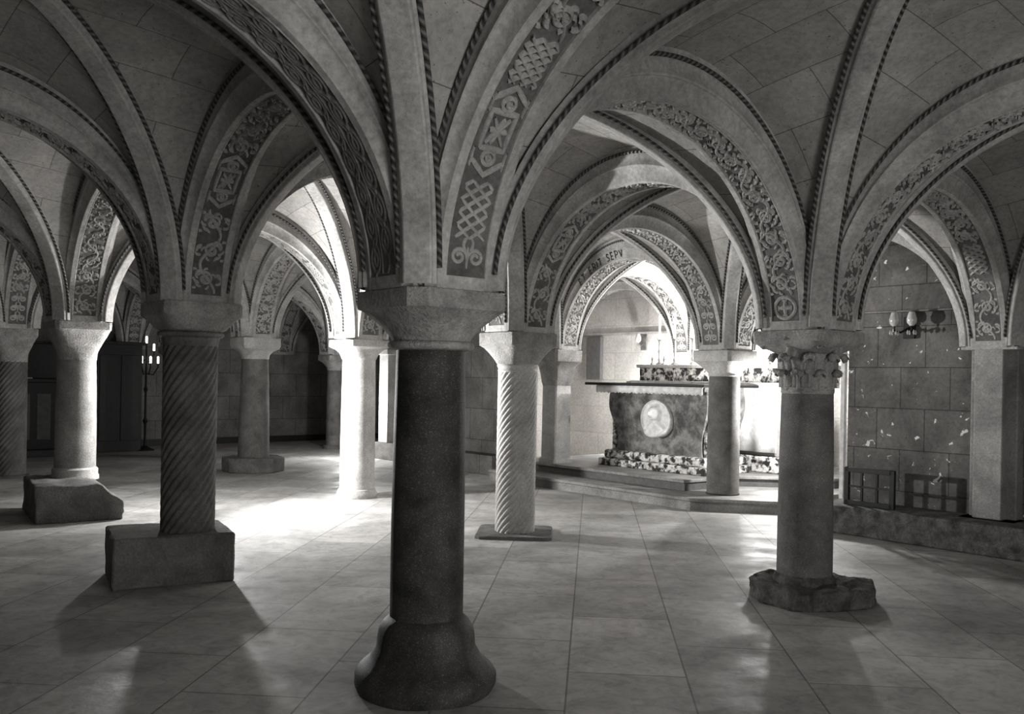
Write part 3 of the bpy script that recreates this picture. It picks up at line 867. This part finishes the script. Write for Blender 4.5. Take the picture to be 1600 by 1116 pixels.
def candlestick(i, j, z, hs, hc, lab, clab, lit=True, sc=1):
    p = W(i, j, z)
    r = thing('candlestick', lab, 'candlestick', p, 'candlesticks on the altar shelf')
    mb = MB(); mb.lathe([(.065*sc, 0), (.065*sc, .012), (.04*sc, .03), (.016*sc, .05)], n=20); mb.build('foot', 'brass', r)
    mb = MB(); mb.lathe([(.014*sc, .045), (.024*sc, .09), (.012*sc, .12), (.012*sc, .17), (.026*sc, hs*.55), (.013*sc, hs*.6), (.012*sc, hs-.07), (.022*sc, hs-.03)], n=16); mb.build('stem', 'brass', r)
    mb = MB(); mb.lathe([(.018*sc, hs-.03), (.042*sc, hs-.012), (.045*sc, hs), (.02*sc, hs)], n=20); mb.build('drip_pan', 'brass', r)
    mb = MB(); mb.lathe([(.016*sc, 0), (.015*sc, hc-.01), (.006, hc), (.002, hc+.012)], n=12)
    o = mb.build('candle', 'lit_candle', None, smooth=60); o.location = (p.x, p.y, z+hs)
    tag(o, clab, 'candle', 'altar candles')
candlestick(1.925, 2.66, 1.75, .42, .38, 'leftmost tall brass candlestick on the altar shelf', 'white candle in the leftmost tall candlestick')
candlestick(1.825, 2.66, 1.75, .42, .40, 'second tall candlestick on the altar shelf', 'white candle in the second tall candlestick')
candlestick(1.71, 2.66, 1.75, .42, .36, 'tall candlestick on the altar shelf beside the altar-step column', 'white candle nearest the altar-step column')
candlestick(1.935, 2.62, 1.75, .1, .34, 'short candlestick at the left end of the altar shelf', 'thin candle at the left end of the altar shelf', sc=.6)
candlestick(1.84, 2.60, 1.75, .1, .16, 'tiny candlestick between the two left tall candlesticks', 'short candle stub between the tall candlesticks', sc=.6)
candlestick(1.27, 2.66, 1.75, .1, .30, 'short candlestick right of the altar-step column', 'thin candle right of the altar-step column', sc=.6)

# wall slab and lamp on the back wall
o = MB(); p = W(2.73, 2.985, 0)
lbox(2.67, 2.79, 2.975, 2.999, 1.50, 2.30, 'stone_slab', 'dark_slate') and None
for ob in bpy.data.objects:
    if ob.name == 'stone_slab': tag(ob, 'tall plain grey slab set on the back wall, left of the altar', 'slab')
def sconce(p, d, nrm, lab, s=1, mat='black_iron', n_gl=2, drops=False):
    """bracket lamp: back plate, curved arms, glass shades"""
    r = thing('wall_lamp', lab, 'lamp', p)
    a = math.atan2(d.y, d.x)
    mb = MB(); mb.box(nrm*.012*s, (.12*s, .025*s, .22*s), a); mb.build('back_plate', mat, r, bevel=.004)
    offs = [0] if n_gl == 1 else [-.09*s, .09*s]
    for e in offs:
        mb = MB(); mb.tube([nrm*.02*s, nrm*.09*s+d*e*.6+Vector((0, 0, -.05*s)), nrm*.15*s+d*e+Vector((0, 0, -.03*s)), nrm*.15*s+d*e+Vector((0, 0, .01*s))], .01*s, 8); mb.build('arm', mat, r)
        c_ = nrm*.15*s+d*e+Vector((0, 0, .01*s))
        mb = MB(); mb.lathe([(.02*s, 0), (.045*s, .03*s), (.05*s, .07*s), (.035*s, .12*s), (.028*s, .14*s)], c=c_, n=20); gs = mb.build('glass_shade', 'glass_white', r)
        if drops:
            for q in range(4):
                b2 = c_+Vector((.04*s*cos(q*1.6), .04*s*sin(q*1.6), -.04*s))
                mb = MB(); mb.lathe([(.002, -.05*s), (.014*s, -.03*s), (.003, 0)], c=b2, n=8); mb.build('glass_drop', 'glass_white', gs)
    return r
UD = Vector((-DIRU.x, -DIRU.y, 0)); NV = Vector((-DIRV.x, -DIRV.y, 0))
sconce(W(2.33, 2.985, 2.16), UD, NV, 'small pale wall lamp on the bright back wall above the altar', 1.1, 'brass', 1)
p = W(.27, 1.995, 2.08)
sconce(p, UD, NV, 'dark bracket wall lamp with glass shades and drops on the right wall', 1.0, 'black_iron', 2, True)

# grate leaning on the ledge
p = W(.33, 1.87, .28)
r = thing('wooden_grate', 'small dark wooden frame with crossbars standing on the ledge', 'grate', p)
d3 = UD; mb = MB()
for e in (-.24, .24): mb.box(d3*e+Vector((0, 0, .19)), (.05, .04, .38), math.atan2(d3.y, d3.x))
for z in (.025, .355): mb.box(Vector((0, 0, z)), (.5, .04, .05), math.atan2(d3.y, d3.x))
mb.build('frame', 'dark_wood', r, bevel=.003)
for e in (-.08, .08):
    mb = MB(); mb.box(d3*e+Vector((0, 0, .19)), (.022, .022, .3), math.atan2(d3.y, d3.x)); mb.build('upright_bar', 'dark_wood', r)
mb = MB(); mb.box(Vector((0, 0, .19)), (.44, .022, .022), math.atan2(d3.y, d3.x)); mb.build('cross_bar', 'dark_wood', r)

# ---------------------------------------------------------------- dark furniture far left
def uvec(): return math.atan2(DIRV.y, DIRV.x)
p = W(4.55, .83)
r = thing('confessional', 'tall dark wooden cabinet against the rear wall, beside the candelabrum', 'cabinet', p)
a = uvec()
mb = MB(); mb.box((0, 0, 1.0), (.8, .5, 2.0), a); mb.build('body', 'dark_wood', r, bevel=.01)
fr = Vector((DIRU.x, DIRU.y, 0))*-1
dv_ = Vector((DIRV.x, DIRV.y, 0))
for e in (-.19, .19):
    mb = MB(); mb.box(fr*.255+dv_*e+Vector((0, 0, 1.0)), (.34, .02, 1.6), a); mb.build('door', 'dark_wood', r, bevel=.006)
mb = MB(); mb.box((0, 0, 2.02), (.9, .6, .06), a); mb.build('cornice', 'dark_wood', r, bevel=.01)
p = W(4.5, .42)
r = thing('side_altar', 'dark wooden side altar with panelled front and raised back, far left', 'altar', p)
mb = MB(); mb.box((0, 0, .64), (1.1, .6, 1.28), a); mb.build('body', 'dark_wood', r, bevel=.01)
for e in (-.33, 0, .33):
    mb = MB(); mb.box(fr*.305+dv_*e+Vector((0, 0, .68)), (.22, .02, .8), a); mb.build('panel', 'dark_slate', r, bevel=.006)
mb = MB(); mb.box((0, 0, 1.31), (1.2, .68, .06), a); mb.build('table_slab', 'dark_wood', r, bevel=.006)
mb = MB(); mb.box(-fr*.2+Vector((0, 0, 1.65)), (1.0, .15, .62), a); mb.build('back_panel', 'dark_wood', r, bevel=.01)
mb = MB(); mb.box(fr*.1+Vector((0, 0, .06)), (1.5, 1.0, .12), a); mb.build('step', 'dark_wood', r, bevel=.01)
q = p+fr*.22-dv_*.35
o = MB(); o.box((q.x, q.y, 1.352), (.3, .2, .02), a+.3); tag(o.build('open_book', 'white_cloth', None, (q.x, q.y, 1.34), bevel=.003), 'small white book or cloth lying on the dark side altar', 'book')
# candelabrum
p = W(4.5, .985)
r = thing('candelabrum', 'tall black standing candelabrum with white candle bulbs, far left', 'candelabrum', p, None)
mb = MB(); mb.lathe([(.17, 0), (.17, .02), (.1, .05), (.03, .09), (.02, .14)], n=20); mb.build('foot', 'black_iron', r)
mb = MB(); mb.lathe([(.022, .1), (.022, .5), (.045, .56), (.022, .62), (.02, 1.1), (.04, 1.16), (.02, 1.22), (.018, 2.0)], n=12); mb.build('pole', 'black_iron', r)
for e, z in ((0, 2.1), (-.13, 1.98), (.14, 1.96), (.08, 1.72), (.22, 1.72), (-.08, 1.72)):
    b0 = Vector((0, 0, z-.25)); b1 = dv_*e+Vector((0, 0, z-.08))
    mb = MB(); mb.tube([b0, b0+dv_*e*.6+Vector((0, 0, -.03)), b1-Vector((0, 0, .05)), b1], .012, 6); ar = mb.build('arm', 'black_iron', r)
    mb = MB(); mb.lathe([(.02, -.08), (.038, -.07), (.02, -.06)], c=dv_*e+Vector((0, 0, z)), n=10); mb.build('cup', 'black_iron', ar)
    mb = MB(); mb.lathe([(.02, -.06), (.02, .06), (.008, .075)], c=dv_*e+Vector((0, 0, z)), n=10); mb.build('candle_bulb', 'lit_candle', ar)

# ---------------------------------------------------------------- light
def area(name, loc, tgt, size, power, spread=pi):
    l = bpy.data.lights.new(name, 'AREA'); l.energy = power; l.size = size; l.shape = 'DISK'; l.spread = spread
    o = bpy.data.objects.new(name, l); COL.objects.link(o); o.location = loc
    o.rotation_euler = (Vector(tgt)-Vector(loc)).to_track_quat('-Z', 'Y').to_euler()
    return o
def point(name, loc, power, rad=.05):
    l = bpy.data.lights.new(name, 'POINT'); l.energy = power; l.shadow_soft_size = rad
    o = bpy.data.objects.new(name, l); COL.objects.link(o); o.location = loc; return o
def spot(name, loc, tgt, power, ang=120, rad=.05, blend=.6):
    l = bpy.data.lights.new(name, 'SPOT'); l.energy = power; l.spot_size = math.radians(ang); l.spot_blend = blend; l.shadow_soft_size = rad
    o = bpy.data.objects.new(name, l); COL.objects.link(o); o.location = loc
    o.rotation_euler = (Vector(tgt)-Vector(loc)).to_track_quat('-Z', 'Y').to_euler(); return o
point('lamp_behind_left_spiral', W(2.06, .35, 1.3), 90, .06)
spot('flood_behind_left_spiral', W(2.04, .35, 1.3), tuple(W(1.15, 1.15, 1.3)), 520, 140, .07, .7)
spot('added_beam_behind_left_spiral', W(2.04, .35, 1.25), tuple(node(1, 1))+(2.15,), 700, 50, .06, .8)  # extra spot added so the central spiral column catches more light
point('lamp_behind_right_column', W(.85, 2.2, 1.25), 100, .06)
point('lamp_sanctuary', W(1.42, 2.62, 2.59), 190, .08)
point('added_fill_behind_altar', W(2.1, 2.8, 1.15), 110, .08)  # added unseen light, brightens the back wall and vault behind the altar
point('added_fill_behind_smooth_column', W(3.4, 1.75, 1.0), 70, .06)  # unseen light added to lift the dark far wall
area('fill_front', (2.7, -1.0, .8), (0.0, 4.6, 3.3), 2.2, 100)
wd = bpy.data.worlds.new('World'); SC.world = wd; wd.use_nodes = True
wd.node_tree.nodes['Background'].inputs[0].default_value = (.9, .9, .88, 1); wd.node_tree.nodes['Background'].inputs[1].default_value = .38

# ---------------------------------------------------------------- camera
cd = bpy.data.cameras.new('camera'); cam = bpy.data.objects.new('camera', cd); COL.objects.link(cam)
cd.sensor_width = 36; cd.lens = 1415/1600*36; cd.shift_y = 33/1600; cd.clip_end = 100; cd.clip_start = .02
cam.location = (0, 0, H)
cam.rotation_euler = (Matrix.Rotation(-.018, 3, 'Y') @ Matrix.Rotation(pi/2, 3, 'X')).to_euler()
SC.camera = cam
SC.view_settings.view_transform = 'Standard'
SC.view_settings.look = 'None'
SC.view_settings.exposure = .55
SC.view_settings.gamma = .84
